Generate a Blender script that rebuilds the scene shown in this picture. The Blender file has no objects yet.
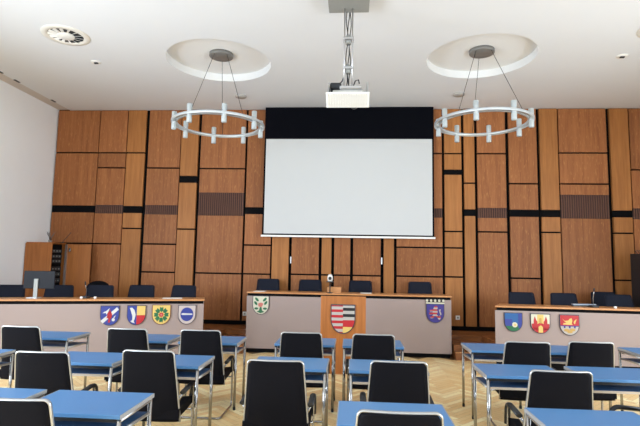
import bpy, bmesh, math, random
from mathutils import Vector, Matrix
random.seed(7)
PI = math.pi
C = bpy.context.scene.collection

# ------------------------------------------------------------------ materials
def lin(c):
    c = c / 255.0
    return c / 12.92 if c <= 0.04045 else ((c + 0.055) / 1.055) ** 2.4
def col(r, g, b): return (lin(r), lin(g), lin(b), 1.0)
def mat(name, rgb, rough=0.5, metal=0.0, spec=0.5, noise=0.0, scale=30.0, coat=0.0, trans=0.0, emit=None):
    m = bpy.data.materials.new(name); m.use_nodes = True
    nt = m.node_tree; b = nt.nodes['Principled BSDF']
    b.inputs['Base Color'].default_value = col(*rgb)
    b.inputs['Roughness'].default_value = rough; b.inputs['Metallic'].default_value = metal
    b.inputs['Specular IOR Level'].default_value = spec
    if coat: b.inputs['Coat Weight'].default_value = coat
    if trans: b.inputs['Transmission Weight'].default_value = trans
    if emit:
        b.inputs['Emission Color'].default_value = col(*rgb); b.inputs['Emission Strength'].default_value = emit
    if noise:
        tc = nt.nodes.new('ShaderNodeTexCoord'); n = nt.nodes.new('ShaderNodeTexNoise')
        n.inputs['Scale'].default_value = scale; n.inputs['Detail'].default_value = 4
        nt.links.new(tc.outputs['Object'], n.inputs['Vector'])
        mx = nt.nodes.new('ShaderNodeMix'); mx.data_type = 'RGBA'
        k = 1 - noise; c = col(*rgb)
        mx.inputs['A'].default_value = (c[0]*k, c[1]*k, c[2]*k, 1)
        k = 1 + noise
        mx.inputs['B'].default_value = (min(c[0]*k, 1), min(c[1]*k, 1), min(c[2]*k, 1), 1)
        nt.links.new(n.outputs['Fac'], mx.inputs['Factor']); nt.links.new(mx.outputs['Result'], b.inputs['Base Color'])
    return m

def wood(name, c0, c1, rough=0.4, stretch=(14, 14, 0.7), var=0.0, spec=0.4, fleck=None):
    m = bpy.data.materials.new(name); m.use_nodes = True
    nt = m.node_tree; N = nt.nodes.new; L = nt.links.new; b = nt.nodes['Principled BSDF']
    b.inputs['Roughness'].default_value = rough; b.inputs['Specular IOR Level'].default_value = spec
    tc = N('ShaderNodeTexCoord'); oi = N('ShaderNodeObjectInfo')
    mp = N('ShaderNodeMapping'); mp.inputs['Scale'].default_value = stretch
    add = N('ShaderNodeVectorMath'); add.operation = 'ADD'
    sc = N('ShaderNodeVectorMath'); sc.operation = 'SCALE'; sc.inputs['Scale'].default_value = 37.0
    cb = N('ShaderNodeCombineXYZ'); L(oi.outputs['Random'], cb.inputs[0]); L(oi.outputs['Random'], cb.inputs[2])
    L(cb.outputs[0], sc.inputs[0]); L(tc.outputs['Object'], add.inputs[0]); L(sc.outputs[0], add.inputs[1])
    L(add.outputs[0], mp.inputs['Vector'])
    n1 = N('ShaderNodeTexNoise'); n1.inputs['Scale'].default_value = 1.0; n1.inputs['Detail'].default_value = 3; n1.inputs['Distortion'].default_value = 0.6
    L(mp.outputs[0], n1.inputs['Vector'])
    mp2 = N('ShaderNodeMapping'); mp2.inputs['Scale'].default_value = (stretch[0]*6, stretch[1]*6, stretch[2]*4)
    L(add.outputs[0], mp2.inputs['Vector'])
    n2 = N('ShaderNodeTexNoise'); n2.inputs['Scale'].default_value = 1.0; n2.inputs['Detail'].default_value = 2
    L(mp2.outputs[0], n2.inputs['Vector'])
    av = N('ShaderNodeMath'); av.operation = 'MULTIPLY_ADD'; av.inputs[1].default_value = 0.45
    L(n2.outputs['Fac'], av.inputs[0]); ml = N('ShaderNodeMath'); ml.operation = 'MULTIPLY'; ml.inputs[1].default_value = 0.55
    L(n1.outputs['Fac'], ml.inputs[0]); L(ml.outputs[0], av.inputs[2])
    r = N('ShaderNodeValToRGB'); r.color_ramp.elements[0].position = 0.33; r.color_ramp.elements[1].position = 0.68
    r.color_ramp.elements[0].color = col(*c0); r.color_ramp.elements[1].color = col(*c1)
    L(av.outputs[0], r.inputs[0])
    if fleck:      # short pale vertical flecks of the veneer
        mp3 = N('ShaderNodeMapping'); mp3.inputs['Scale'].default_value = (46, 46, 9); L(add.outputs[0], mp3.inputs['Vector'])
        n3 = N('ShaderNodeTexNoise'); n3.inputs['Scale'].default_value = 1.0; n3.inputs['Detail'].default_value = 1; L(mp3.outputs[0], n3.inputs['Vector'])
        r3 = N('ShaderNodeValToRGB'); r3.color_ramp.elements[0].position = 0.60; r3.color_ramp.elements[1].position = 0.72; L(n3.outputs['Fac'], r3.inputs[0])
        f3 = N('ShaderNodeMath'); f3.operation = 'MULTIPLY'; f3.inputs[1].default_value = 0.34; L(r3.outputs[0], f3.inputs[0])
        m3 = N('ShaderNodeMix'); m3.data_type = 'RGBA'; m3.inputs['B'].default_value = col(*fleck)
        L(f3.outputs[0], m3.inputs['Factor']); L(r.outputs[0], m3.inputs['A']); r = m3
    if var:
        hs = N('ShaderNodeHueSaturation'); mr = N('ShaderNodeMapRange')
        mr.inputs['To Min'].default_value = 1 - var; mr.inputs['To Max'].default_value = 1 + var
        L(oi.outputs['Random'], mr.inputs['Value']); L(mr.outputs[0], hs.inputs['Value']); L(r.outputs['Result'] if fleck else r.outputs[0], hs.inputs['Color'])
        L(hs.outputs[0], b.inputs['Base Color'])
    else: L(r.outputs['Result'] if fleck else r.outputs[0], b.inputs['Base Color'])
    return m

def parquet():
    m = bpy.data.materials.new('parquet'); m.use_nodes = True
    nt = m.node_tree; N = nt.nodes.new; L = nt.links.new; b = nt.nodes['Principled BSDF']
    b.inputs['Roughness'].default_value = 0.42; b.inputs['Specular IOR Level'].default_value = 0.35
    at = N('ShaderNodeVertexColor'); at.layer_name = 'plank'
    r = N('ShaderNodeValToRGB'); r.color_ramp.elements[0].color = col(226, 182, 118); r.color_ramp.elements[1].color = col(255, 240, 192)
    sx = N('ShaderNodeSeparateColor'); L(at.outputs['Color'], sx.inputs[0])
    tc = N('ShaderNodeTexCoord'); n = N('ShaderNodeTexNoise'); n.inputs['Scale'].default_value = 14
    L(tc.outputs['Object'], n.inputs['Vector'])
    a = N('ShaderNodeMath'); a.operation = 'MULTIPLY_ADD'; a.inputs[1].default_value = 0.35; L(n.outputs['Fac'], a.inputs[0])
    s = N('ShaderNodeMath'); s.operation = 'MULTIPLY'; s.inputs[1].default_value = 0.75; L(sx.outputs[0], s.inputs[0]); L(s.outputs[0], a.inputs[2])
    L(a.outputs[0], r.inputs[0]); L(r.outputs[0], b.inputs['Base Color'])
    return m

M = dict(
    wall=mat('wall_paint', (238, 238, 237), 0.9, noise=0.015, scale=3),
    ceil=mat('ceiling_paint', (222, 224, 226), 0.95, noise=0.01, scale=2),
    coffer=mat('coffer_paint', (228, 228, 226), 0.9),
    margin=mat('margin_plaster', (206, 198, 190), 0.9),
    black=mat('black_recess', (9, 7, 7), 0.85, spec=0.15),
    slot=mat('black_slot', (9, 9, 11), 0.8, spec=0.1),
    vent=mat('vent_slats', (104, 74, 62), 0.8, spec=0.15),
    ventd=mat('vent_dark', (50, 36, 34), 0.8),
    panel=wood('panel_veneer', (132, 80, 46), (166, 107, 64), 0.5, var=0.12, spec=0.2, fleck=(204, 146, 88)),
    strip=wood('strip_veneer', (146, 92, 46), (178, 118, 64), 0.5, var=0.07, spec=0.25),
    ledge=wood('ledge_wood', (176, 118, 70), (206, 148, 96), 0.35, stretch=(1.2, 10, 10)),
    lect=wood('lectern_veneer', (146, 86, 38), (178, 110, 54), 0.4),
    dais=wood('dais_wood', (110, 66, 34), (158, 100, 56), 0.35, stretch=(1.0, 9, 9)),
    nose=wood('nosing_wood', (176, 122, 74), (206, 150, 96), 0.35, stretch=(1.0, 9, 9)),
    grey=mat('podium_laminate', (152, 134, 127), 0.55, noise=0.02, scale=60),
    floorbase=mat('parquet_base', (110, 82, 50), 0.6),
    parq=parquet(),
    blue=mat('blue_laminate', (78, 124, 170), 0.38, noise=0.02, scale=40, spec=0.45),
    blued=mat('blue_edge', (74, 114, 166), 0.45),
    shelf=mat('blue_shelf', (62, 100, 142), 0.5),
    lip=mat('beige_lip', (186, 170, 150), 0.5),
    alu=mat('brushed_aluminium', (196, 196, 196), 0.32, metal=0.9),
    edge=mat('pale_edge', (150, 150, 150), 0.4),
    chrome=mat('chrome', (165, 163, 160), 0.16, metal=1.0),
    rim=mat('chair_rim', (190, 190, 188), 0.3, metal=0.85),
    foot=mat('rubber_foot', (18, 18, 18), 0.7),
    fabric=mat('black_fabric', (15, 14, 18), 0.9, noise=0.12, scale=160, spec=0.12),
    arm=mat('arm_plastic', (20, 20, 22), 0.4),
    navy=mat('navy_fabric', (30, 32, 42), 0.9, noise=0.1, scale=160, spec=0.15),
    screen=mat('screen_fabric', (201, 202, 200), 0.95),
    sblack=mat('screen_masking', (5, 6, 13), 0.9, spec=0.1),
    white=mat('white_enamel', (236, 234, 228), 0.45),
    offw=mat('offwhite_plastic', (226, 222, 212), 0.5),
    bgrey=mat('box_grey', (150, 151, 146), 0.5, metal=0.2),
    canopy=mat('canopy_grey', (128, 126, 122), 0.45, metal=0.3),
    disc=mat('disc_grey', (176, 172, 166), 0.6),
    silver=mat('satin_silver', (204, 210, 212), 0.35, metal=0.55),
    lamp=mat('frosted_glass', (204, 212, 212), 0.4, spec=0.5, trans=0.35),
    darkp=mat('dark_plastic', (30, 32, 36), 0.45),
    mongrey=mat('monitor_grey', (28, 30, 36), 0.6, spec=0.25),
    cable=mat('cable', (60, 58, 56), 0.5, metal=0.4),
    paper=mat('paper', (238, 236, 230), 0.8),
    rackgear=mat('rack_gear', (92, 96, 98), 0.45, metal=0.3),
    laptop=mat('laptop_grey', (132, 142, 152), 0.4, metal=0.3),
    # heraldic paints
    hred=mat('h_red', (172, 28, 35), 0.45), hblue=mat('h_blue', (42, 55, 132), 0.45), hyel=mat('h_yellow', (208, 176, 97), 0.45),
    hwhite=mat('h_white', (199, 197, 194), 0.45), hgreen=mat('h_green', (22, 96, 58), 0.45), hblack=mat('h_black', (20, 18, 20), 0.45),
    hviol=mat('h_violet', (51, 40, 123), 0.45), hsilver=mat('h_silver', (172, 164, 155), 0.45), hpink=mat('h_pink', (188, 106, 95), 0.45),
    hbrim=mat('h_brown_rim', (110, 62, 46), 0.5), hteal=mat('h_teal', (24, 84, 140), 0.45), hdark=mat('h_dark_rim', (58, 52, 66), 0.5),
    hcream=mat('h_cream', (199, 195, 172), 0.45), hgold=mat('h_gold', (181, 144, 74), 0.45), hgrey=mat('h_grey', (184, 170, 164), 0.5),
    glass=mat('window_pane', (200, 215, 225), 0.05, trans=1.0),
)

# ------------------------------------------------------------------ mesh helpers
class MB:
    def __init__(s): s.bm = bmesh.new(); s.mats = []; s.cur = 0
    def use(s, m):
        m = M[m] if isinstance(m, str) else m
        if m not in s.mats: s.mats.append(m)
        s.cur = s.mats.index(m); return s
    def _f(s, vs, smooth=False):
        try: f = s.bm.faces.new(vs)
        except ValueError: return
        f.material_index = s.cur; f.smooth = smooth
    def box(s, x0, x1, y0, y1, z0, z1, bev=0.0, mtx=None):
        t = bmesh.new()
        v = [t.verts.new((x, y, z)) for x in (x0, x1) for y in (y0, y1) for z in (z0, z1)]
        for q in ((0, 1, 3, 2), (4, 6, 7, 5), (0, 4, 5, 1), (2, 3, 7, 6), (0, 2, 6, 4), (1, 5, 7, 3)):
            t.faces.new([v[i] for i in q])
        if bev: bmesh.ops.bevel(t, geom=list(t.edges), offset=bev, segments=2, affect='EDGES', profile=0.5)
        s.merge(t, mtx, bool(bev)); return s
    def merge(s, t, mtx=None, smooth=False):
        mp = {}
        for v in t.verts:
            c = v.co.copy()
            mp[v] = s.bm.verts.new(mtx @ c if mtx else c)
        for f in t.faces: s._f([mp[v] for v in f.verts], False)
        t.free()
    def prism(s, pts, y0, y1, mtx=None):   # polygon in x,z extruded along y
        a = [Vector((x, y0, z)) for x, z in pts]; b = [Vector((x, y1, z)) for x, z in pts]
        if mtx: a = [mtx @ p for p in a]; b = [mtx @ p for p in b]
        a = [s.bm.verts.new(p) for p in a]; b = [s.bm.verts.new(p) for p in b]
        s._f(a); s._f(b[::-1])
        n = len(a)
        for i in range(n): s._f([a[i], b[i], b[(i+1) % n], a[(i+1) % n]][::-1])
        return s
    def cyl(s, p, q, r, n=14, r2=None, smooth=True):
        p, q = Vector(p), Vector(q); d = (q - p).normalized()
        u = d.orthogonal().normalized(); w = d.cross(u); r2 = r if r2 is None else r2
        A = [s.bm.verts.new(p + r*(math.cos(2*PI*i/n)*u + math.sin(2*PI*i/n)*w)) for i in range(n)]
        B = [s.bm.verts.new(q + r2*(math.cos(2*PI*i/n)*u + math.sin(2*PI*i/n)*w)) for i in range(n)]
        for i in range(n): s._f([A[i], A[(i+1) % n], B[(i+1) % n], B[i]], smooth)
        s._f(A[::-1]); s._f(B); return s
    def lathe(s, prof, c=(0, 0, 0), n=40, smooth=True):   # prof: (r,z) list
        rings = []
        for r, z in prof:
            rings.append([s.bm.verts.new((c[0] + r*math.cos(2*PI*i/n), c[1] + r*math.sin(2*PI*i/n), c[2] + z)) for i in range(n)] if r > 1e-6
                         else [s.bm.verts.new((c[0], c[1], c[2] + z))])
        for a, b in zip(rings, rings[1:]):
            for i in range(n):
                j = (i+1) % n
                if len(a) == 1: s._f([a[0], b[i], b[j]], smooth)
                elif len(b) == 1: s._f([a[i], a[j], b[0]], smooth)
                else: s._f([a[i], a[j], b[j], b[i]], smooth)
        return s
    def tube(s, pts, rx, rz=None, n=10, closed=False, up=(0, 0, 1)):   # swept elliptical section
        rz = rx if rz is None else rz
        P = [Vector(p) for p in pts]; m = len(P); rings = []; ref = None
        for i in range(m):
            a = P[i-1] if (i > 0 or closed) else P[i]; b = P[(i+1) % m] if (i < m-1 or closed) else P[i]
            d = (b - a).normalized()
            if ref is None:
                ref = Vector(up)
                if abs(ref.dot(d)) > 0.95: ref = Vector((0, 1, 0)) if abs(d.y) < 0.9 else Vector((1, 0, 0))
            u = (ref - d*ref.dot(d)).normalized(); ref = u; w = d.cross(u)
            rings.append([s.bm.verts.new(P[i] + rx*math.cos(2*PI*k/n)*w + rz*math.sin(2*PI*k/n)*u) for k in range(n)])
        for i in range(m if closed else m-1):
            a, b = rings[i], rings[(i+1) % m]
            for k in range(n): s._f([a[k], a[(k+1) % n], b[(k+1) % n], b[k]], True)
        if not closed: s._f(rings[0][::-1]); s._f(rings[-1])
        return s
    def build(s, name, material=None, parent=None, loc=None):
        bmesh.ops.recalc_face_normals(s.bm, faces=list(s.bm.faces))
        me = bpy.data.meshes.new(name); s.bm.to_mesh(me); s.bm.free()
        if material is not None: me.materials.append(M[material] if isinstance(material, str) else material)
        else:
            for m in s.mats: me.materials.append(m)
        o = bpy.data.objects.new(name, me); C.objects.link(o)
        if parent: o.parent = parent
        if loc: o.location = loc
        return o

def fillet(pts, r, seg=6):
    P = [Vector(p) for p in pts]; out = [P[0]]
    for a, b, c in zip(P, P[1:], P[2:]):
        d0 = (a - b); d1 = (c - b); k = min(r, d0.length*0.49, d1.length*0.49)
        s_, e_ = b + d0.normalized()*k, b + d1.normalized()*k
        for i in range(seg+1):
            t = i/seg; out.append(s_*(1-t)**2 + b*2*t*(1-t) + e_*t*t)
    out.append(P[-1]); return out

def thing(name, label, cat, loc=(0, 0, 0), rz=0.0, group=None):
    o = bpy.data.objects.new(name, None); C.objects.link(o); o.empty_display_size = 0.1
    o.location = loc; o.rotation_euler = (0, 0, rz); tag(o, label, cat, group); return o
def tag(o, label, cat, group=None):
    o['label'] = label; o['category'] = cat
    if group: o['group'] = group
    return o
def struct(o): o['kind'] = 'structure'; return o
def dup(src, label, loc, rz=0.0, group=None):
    r = src.copy(); C.objects.link(r); r.location = loc; r.rotation_euler = (0, 0, rz); r['label'] = label
    if group: r['group'] = group
    for ch in list(src.children):
        c = ch.copy(); C.objects.link(c); c.parent = r
        for g in list(ch.children):
            d = g.copy(); C.objects.link(d); d.parent = c
    return r

# ------------------------------------------------------------------ setting
XL, XR, YB, YF, ZC = -6.64, 6.64, 10.18, -4.0, 4.974
DZ = 0.34    # dais height

b = MB(); b.box(XL, XR, YF, YB+0.1, -0.2, -0.004)
floor = struct(b.build('floor', 'floorbase'))
fb = bmesh.new(); lay = fb.loops.layers.color.new('plank')
Lp, Wp = 0.42, 0.07; k = int(round(Lp/Wp)); rot = Matrix.Rotation(PI/4, 4, 'Z'); g = 0.0009
def plank(x0, x1, y0, y1):
    c = rot @ Vector(((x0+x1)/2, (y0+y1)/2, 0)); c.y += 4
    if not (-6.3 < c.x < 6.3 and 0.3 < c.y < 9.0): return
    vs = [fb.verts.new((rot @ Vector((x, y, 0))) + Vector((0, 4, 0))) for x, y in ((x0+g, y0+g), (x1-g, y0+g), (x1-g, y1-g), (x0+g, y1-g))]
    f = fb.faces.new(vs); v = random.random()
    for l in f.loops: l[lay] = (v, v, v, 1)
n = 125
for i in range(-n, n):
    for j in range(-n, n):
        if (i - j) % (2*k) == 0: plank(i*Wp, (i+k)*Wp, j*Wp, (j+1)*Wp)
        if (i - j) % (2*k) == 2*k-1: plank(i*Wp, (i+1)*Wp, j*Wp, (j+k)*Wp)
me = bpy.data.meshes.new('parquet_planks'); fb.to_mesh(me); fb.free(); me.materials.append(M['parq'])
po = bpy.data.objects.new('parquet_planks', me); C.objects.link(po); po.parent = floor

# ceiling with two round coffers
cof = [(-2.25, 7.65, 0.86), (2.02, 7.60, 0.85)]
b = MB(); ns = 64
def rect(x0, x1, y0, y1, z=ZC): b._f([b.bm.verts.new(p) for p in ((x0, y0, z), (x0, y1, z), (x1, y1, z), (x1, y0, z))])
XM = -6.37
yA, yB_ = 6.4, 8.9
rect(XM, XR, YF, yA); rect(XM, XR, yB_, YB+0.1)
rect(XM, -3.5, yA, yB_); rect(-1.0, 0.77, yA, yB_); rect(3.27, XR, yA, yB_)
for (cx, cy, r), (xa, xb) in zip(cof, ((-3.5, -1.0), (0.77, 3.27))):
    def sq(t):
        dx, dy = math.cos(t), math.sin(t); best = 9
        for w, d in ((xb-cx, dx), (xa-cx, dx), (yB_-cy, dy), (yA-cy, dy)):
            if abs(d) > 1e-9 and w/d > 0: best = min(best, w/d)
        return (cx+dx*best, cy+dy*best)
    angs = sorted([2*PI*i/ns for i in range(ns)] + [math.atan2(yy-cy, xx-cx) % (2*PI) for xx in (xa, xb) for yy in (yA, yB_)])
    for t0, t1 in zip(angs, angs[1:] + [angs[0]+2*PI]):
        p = [(cx+r*math.cos(t), cy+r*math.sin(t)) for t in (t0, t1)]; q = [sq(t0), sq(t1)]
        b._f([b.bm.verts.new((*v, ZC)) for v in (p[0], q[0], q[1], p[1])])
ceiling = struct(b.build('ceiling', 'ceil'))
for cx, cy, r in cof:
    b = MB(); b.lathe([(0, 0.13), (r, 0.13), (r, 0.0)], (cx, cy, ZC), 64, smooth=False)
    for f in b.bm.faces: f.smooth = False
    b.build('ceiling_coffer', 'coffer', ceiling)
b = MB(); b.box(XL, XM+0.02, YF, YB, ZC+0.012, ZC+0.05); struct(b.build('trim_1', 'margin'))

# side and rear walls; windows out of frame give the daylight
def wall_with_windows(name, x0, x1, wins, z0=0.9, z1=4.3):
    b = MB(); ys = [YF-0.1]
    for a, c in wins: ys += [a, c]
    ys.append(YB+0.1)
    for a, c in zip(ys[::2], ys[1::2]): b.box(x0, x1, a, c, 0, ZC+0.05)
    for a, c in wins: b.box(x0, x1, a, c, 0, z0); b.box(x0, x1, a, c, z1, ZC+0.05)
    return struct(b.build(name, 'wall'))
LW = [(-3.0, -1.2), (-0.4, 1.4), (2.2, 4.0), (4.8, 6.6)]
RW = [(-3.0, -1.2), (-0.4, 1.4), (2.2, 4.0), (4.8, 6.6)]
wall_with_windows('wall_left', XL-0.3, XL, LW); wall_with_windows('wall_right', XR, XR+0.3, RW)
b = MB(); b.box(XL-0.3, XR+0.3, YF-0.3, YF, 0, ZC+0.05); struct(b.build('wall_front', 'wall'))
wi = 1
for side, W in ((-1, LW), (1, RW)):
    for a, c in W:
        x = side*(XR+0.15); b = MB()
        for (y0, y1, z0, z1) in ((a, a+.07, .9, 4.3), (c-.07, c, .9, 4.3), (a+.07, c-.07, .9, .97), (a+.07, c-.07, 4.23, 4.3), ((a+c)/2-.03, (a+c)/2+.03, .97, 4.23)):
            b.box(x-.04, x+.04, y0, y1, z0, z1)
        struct(b.build('window_%d' % wi, 'white')); wi += 1

# back wall: dark backing with veneer panels, black slots and slatted grilles
b = MB(); b.box(XL-0.3, XR+0.3, YB+0.03, YB+0.3, 0, ZC+0.05); wb = struct(b.build('wall_back', 'black'))
COLS = [(-6.62, -5.637, 's4.0 k2.82,2.665 s1.99'), (-5.637, -4.999, 's4.0 s3.663 v2.838,2.65 s1.99'), (-4.999, -4.57, 's4.0 k2.82,2.665 s2.33'),
 (-4.515, -3.776, 's3.663 v2.845,2.64 s2.0 s1.40'), (-3.776, -3.375, 'k3.493,3.338 s2.33'), (-3.335, -2.33, 's3.655 v3.13,2.63 s1.40'),
 (-2.304, -1.72, 'k2.82,2.67 s2.01 s1.40'), (-1.704, -1.328, ''), (-1.286, -0.692, 's1.41'), (-0.65, -0.428, 's1.41'), (-0.386, -0.032, 's1.41'),
 (0.01, 0.60, 's1.41'), (0.645, 0.875, ''), (0.913, 1.874, 's4.0 v2.835,2.64 s2.013 s1.415'), (1.906, 2.278, 's4.0 k3.658,3.546 s2.356 s2.015 s1.419'),
 (2.312, 2.546, 's3.37 k2.82,2.68'), (2.586, 3.188, 's4.0 v2.855,2.645 s2.356'), (3.236, 3.826, 's3.367 k2.825,2.675 s1.419'),
 (3.868, 4.25, 'k2.825,2.675 s2.362'), (4.258, 5.238, 's4.02 s3.37 v3.143,2.653'), (5.287, 5.675, 'k2.83,2.685 s2.363 s1.417'), (5.682, 6.62, 's3.67 v2.876,2.653')]
G = 0.016
STR = (2, 4, 7, 9, 12, 14, 15, 18, 20)
Ybot = DZ + 0.09
for ci, (x0, x1, ev) in enumerate(COLS):
    zt = ZC - 0.012
    yf = YB - 0.025 - (0.012 if ci in (4, 7, 12, 15, 18, 20) else 0.0)
    def wp(z1, z0):
        b = MB(); b.box(x0+0.010, x1-0.010, yf, YB+0.025, z0, z1, 0.003); b.build('wood_panel', 'strip' if ci in STR else 'panel', wb)
    for e in ev.split():
        v = [float(t) for t in e[1:].split(',')]
        if e[0] == 's': wp(zt, v[0]+G); zt = v[0]-G
        elif e[0] == 'k':
            wp(zt, v[0]); zt = v[1]
            b = MB(); b.box(x0, x1, YB-0.005, YB+0.025, v[1]+.002, v[0]-.002); b.build('slot_panel', 'slot', wb)
        else:
            wp(zt, v[0]); zt = v[1]; b = MB(); b.use('ventd').box(x0+.005, x1-.005, YB-0.008, YB+0.025, v[1], v[0]); b.use('vent')
            m = int((x1-x0)/0.045)
            for t in range(m):
                xx = x0 + .008 + (x1-x0-.016)*(t+.5)/m; b.box(xx-.0125, xx+.0125, yf, YB-0.008, v[1]+.004, v[0]-.004)
            b.build('vent_grille', None, wb)
    wp(zt, Ybot)
for hx, hz in ((-1.288, 1.708), (0.612, 1.72)):
    b = MB(); b.box(hx-.012, hx+.012, YB-.06, YB-.025, hz-.07, hz+.07, .004); b.build('door_latch', 'alu', wb)
b = MB(); b.box(XL, XR, YB-0.012, YB+0.03, DZ, Ybot-.005); struct(b.build('baseboard_back', 'black'))

# dais with two side wings and low front steps
LA, LB = Vector((-5.417, 7.204, 0)), Vector((-2.48, 8.082, 0))
RA, RB = Vector((2.344, 8.193, 0)), Vector((4.554, 8.071, 0))
Ld = (LB-LA).normalized(); Rd = (RB-RA).normalized()
Lext = LA - Ld*0.75
b = MB()
def slab(poly, z0, z1):
    lo = [b.bm.verts.new((x, y, z0)) for x, y in poly]; hi = [b.bm.verts.new((x, y, z1)) for x, y in poly]
    b._f(lo[::-1]); b._f(hi)
    for i in range(len(poly)): j = (i+1) % len(poly); b._f([lo[i], lo[j], hi[j], hi[i]])
Rext = RB + Rd*1.75
def off(p, d, k): nrm = Vector((-d.y, d.x, 0)); q = p + nrm*k; return (q.x, q.y)
poly = [(XL+.005, off(Lext, Ld, .46)[1]), off(Lext, Ld, .46), off(LB, Ld, .46), (LB.x+.02, 9.52), (RA.x+.12, 9.52), (off(RA, Rd, .46)[0]+.16, off(RA, Rd, .46)[1]), off(Rext, Rd, .46), (XR-.005, off(Rext, Rd, .46)[1]), (XR-.005, YB+.02), (XL+.005, YB+.02)]
slab(poly, 0, DZ)
dais = b.build('dais', 'dais'); struct(dais)
b = MB()
b.box(LB.x+.03, -1.97, 9.0, 9.515, 0, 0.24); b.box(1.84, RA.x+.11, 9.0, 9.515, 0, 0.24)
b.use('dais'); st = struct(b.build('dais_step', 'dais'))
b = MB()
for x0, x1 in ((LB.x+.03, -1.97), (1.84, RA.x+.11)): b.box(x0, x1, 8.84, 9.0, 0, 0.125)
b.build('lower_step', 'dais', st)
b = MB()
for x0, x1 in ((LB.x+.03, -1.97), (1.84, RA.x+.11)): b.box(x0, x1, 8.83, 8.87, 0.125, 0.14)
b.build('step_nosing', 'nose', st)

# ------------------------------------------------------------------ council podiums
def podium(label, A, Bp, ztop, depth, plinth=0.13, skew=0.0):
    d = Bp - A; L = d.length; ang = math.atan2(d.y, d.x)
    t = thing('council_podium', label, 'podium', (A.x, A.y, 0), ang)
    b = MB(); q = [(-.004, -.012), (L+.012, -.012), (L+.012, depth), (-.004+skew, depth)]
    lo = [b.bm.verts.new((x, y, ztop-.026)) for x, y in q]; hi = [b.bm.verts.new((x, y, ztop)) for x, y in q]
    b._f(lo[::-1]); b._f(hi)
    for i in range(4): b._f([lo[i], lo[(i+1) % 4], hi[(i+1) % 4], hi[i]])
    bmesh.ops.bevel(b.bm, geom=list(b.bm.edges), offset=.003, segments=2, affect='EDGES'); b.build('worktop', 'ledge', t)
    b = MB(); b.box(.035 if skew else .01, L-.01, .022, .06, ztop-.10, ztop-.0265); b.build('shadow_gap', 'black', t)
    b = MB(); b.box(0, L, 0, .02, plinth, ztop-.075, .002); b.build('front_panel', 'grey', t)
    for x in (0, L-.03):
        k_ = skew if x == 0 else 0; yb = depth-.03; b = MB(); q = [(x+k_*.061/depth+(.03 if k_ else 0), .061), (x+.03+k_*.061/depth+(.03 if k_ else 0), .061), (x+.03+k_*yb/depth, yb), (x+k_*yb/depth, yb)]
        lo = [b.bm.verts.new((u, v, plinth)) for u, v in q]; hi = [b.bm.verts.new((u, v, ztop-.0265)) for u, v in q]
        b._f(lo[::-1]); b._f(hi)
        for i in range(4): b._f([lo[i], lo[(i+1) % 4], hi[(i+1) % 4], hi[i]])
        b.build('side_panel', 'grey', t)
    b = MB(); b.box(.02, L-.02, .035, .06, 0, plinth); b.build('plinth', 'black', t)
    return t
pL = podium('long grey podium on the left with wood top and four coats of arms', Lext, LB, 1.02, .42)
pC = podium('grey podium in the centre behind the wooden lectern, with wood top', Vector((-1.95, 9.0, 0)), Vector((1.80, 9.0, 0)), 1.105, .47, 0.075)
pR = podium('long grey podium on the right with wood top and three coats of arms', RA, Rext, 1.02, .42, skew=.17)

# lectern
t = thing('lectern', 'wooden lectern with red and silver coat of arms in the centre', 'lectern', (-.1276, 7.5, 0))
b = MB(); b.box(-.345, .345, 0, .03, 0.0, 1.163, .003); b.build('front_panel', 'lect', t)
for x in (-.345, .317):
    pts = [(.031, 0), (.40, 0), (.40, 1.012), (.031, 1.142)]
    b = MB(); a_ = [b.bm.verts.new((x, y, z)) for y, z in pts]; c_ = [b.bm.verts.new((x+.028, y, z)) for y, z in pts]
    b._f(a_); b._f(c_[::-1])
    for i in range(4): b._f([a_[i], a_[(i+1) % 4], c_[(i+1) % 4], c_[i]])
    b.build('side_panel', 'lect', t)
pts = [(.032, 1.128), (.42, .992), (.42, 1.012), (.032, 1.147)]
b = MB(); a_ = [b.bm.verts.new((-.316, y, z)) for y, z in pts]; c_ = [b.bm.verts.new((.316, y, z)) for y, z in pts]
b._f(a_); b._f(c_[::-1])
for i in range(4): b._f([a_[i], a_[(i+1) % 4], c_[(i+1) % 4], c_[i]])
b.build('reading_top', 'lect', t)

# ------------------------------------------------------------------ coats of arms
def outline(w, h, kind='round'):
    p = [(-w/2, h/2), (w/2, h/2)]
    ys = h/2 - h*0.5
    for i in range(0, 17):
        a = PI*i/16
        cx, sz = math.cos(a), math.sin(a)
        if kind == 'round': p.append((w/2*cx, ys - (ys + h/2)*sz))
        else: p.append((w/2*(abs(cx)**0.8)*(1 if cx >= 0 else -1), ys - (ys + h/2)*sz))
    return p
def clip_half(poly, nx, nz, d):      # keep nx*x+nz*z <= d
    out = []
    for i in range(len(poly)):
        a, c = poly[i], poly[(i+1) % len(poly)]
        da = nx*a[0]+nz*a[1]-d; dc = nx*c[0]+nz*c[1]-d
        if da <= 0: out.append(a)
        if da*dc < 0:
            s_ = da/(da-dc); out.append((a[0]+(c[0]-a[0])*s_, a[1]+(c[1]-a[1])*s_))
    return out
def crect(poly, x0, x1, z0, z1):
    for h_ in ((-1, 0, -x0), (1, 0, x1), (0, -1, -z0), (0, 1, z1)):
        poly = clip_half(poly, *h_)
        if len(poly) < 3: return []
    return poly
def ell(cx, cz, rx, rz, n=18, rot=0.0):
    o = []
    for i in range(n):
        x, z = rx*math.cos(2*PI*i/n), rz*math.sin(2*PI*i/n)
        o.append((cx + x*math.cos(rot)-z*math.sin(rot), cz + x*math.sin(rot)+z*math.cos(rot)))
    return o
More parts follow.
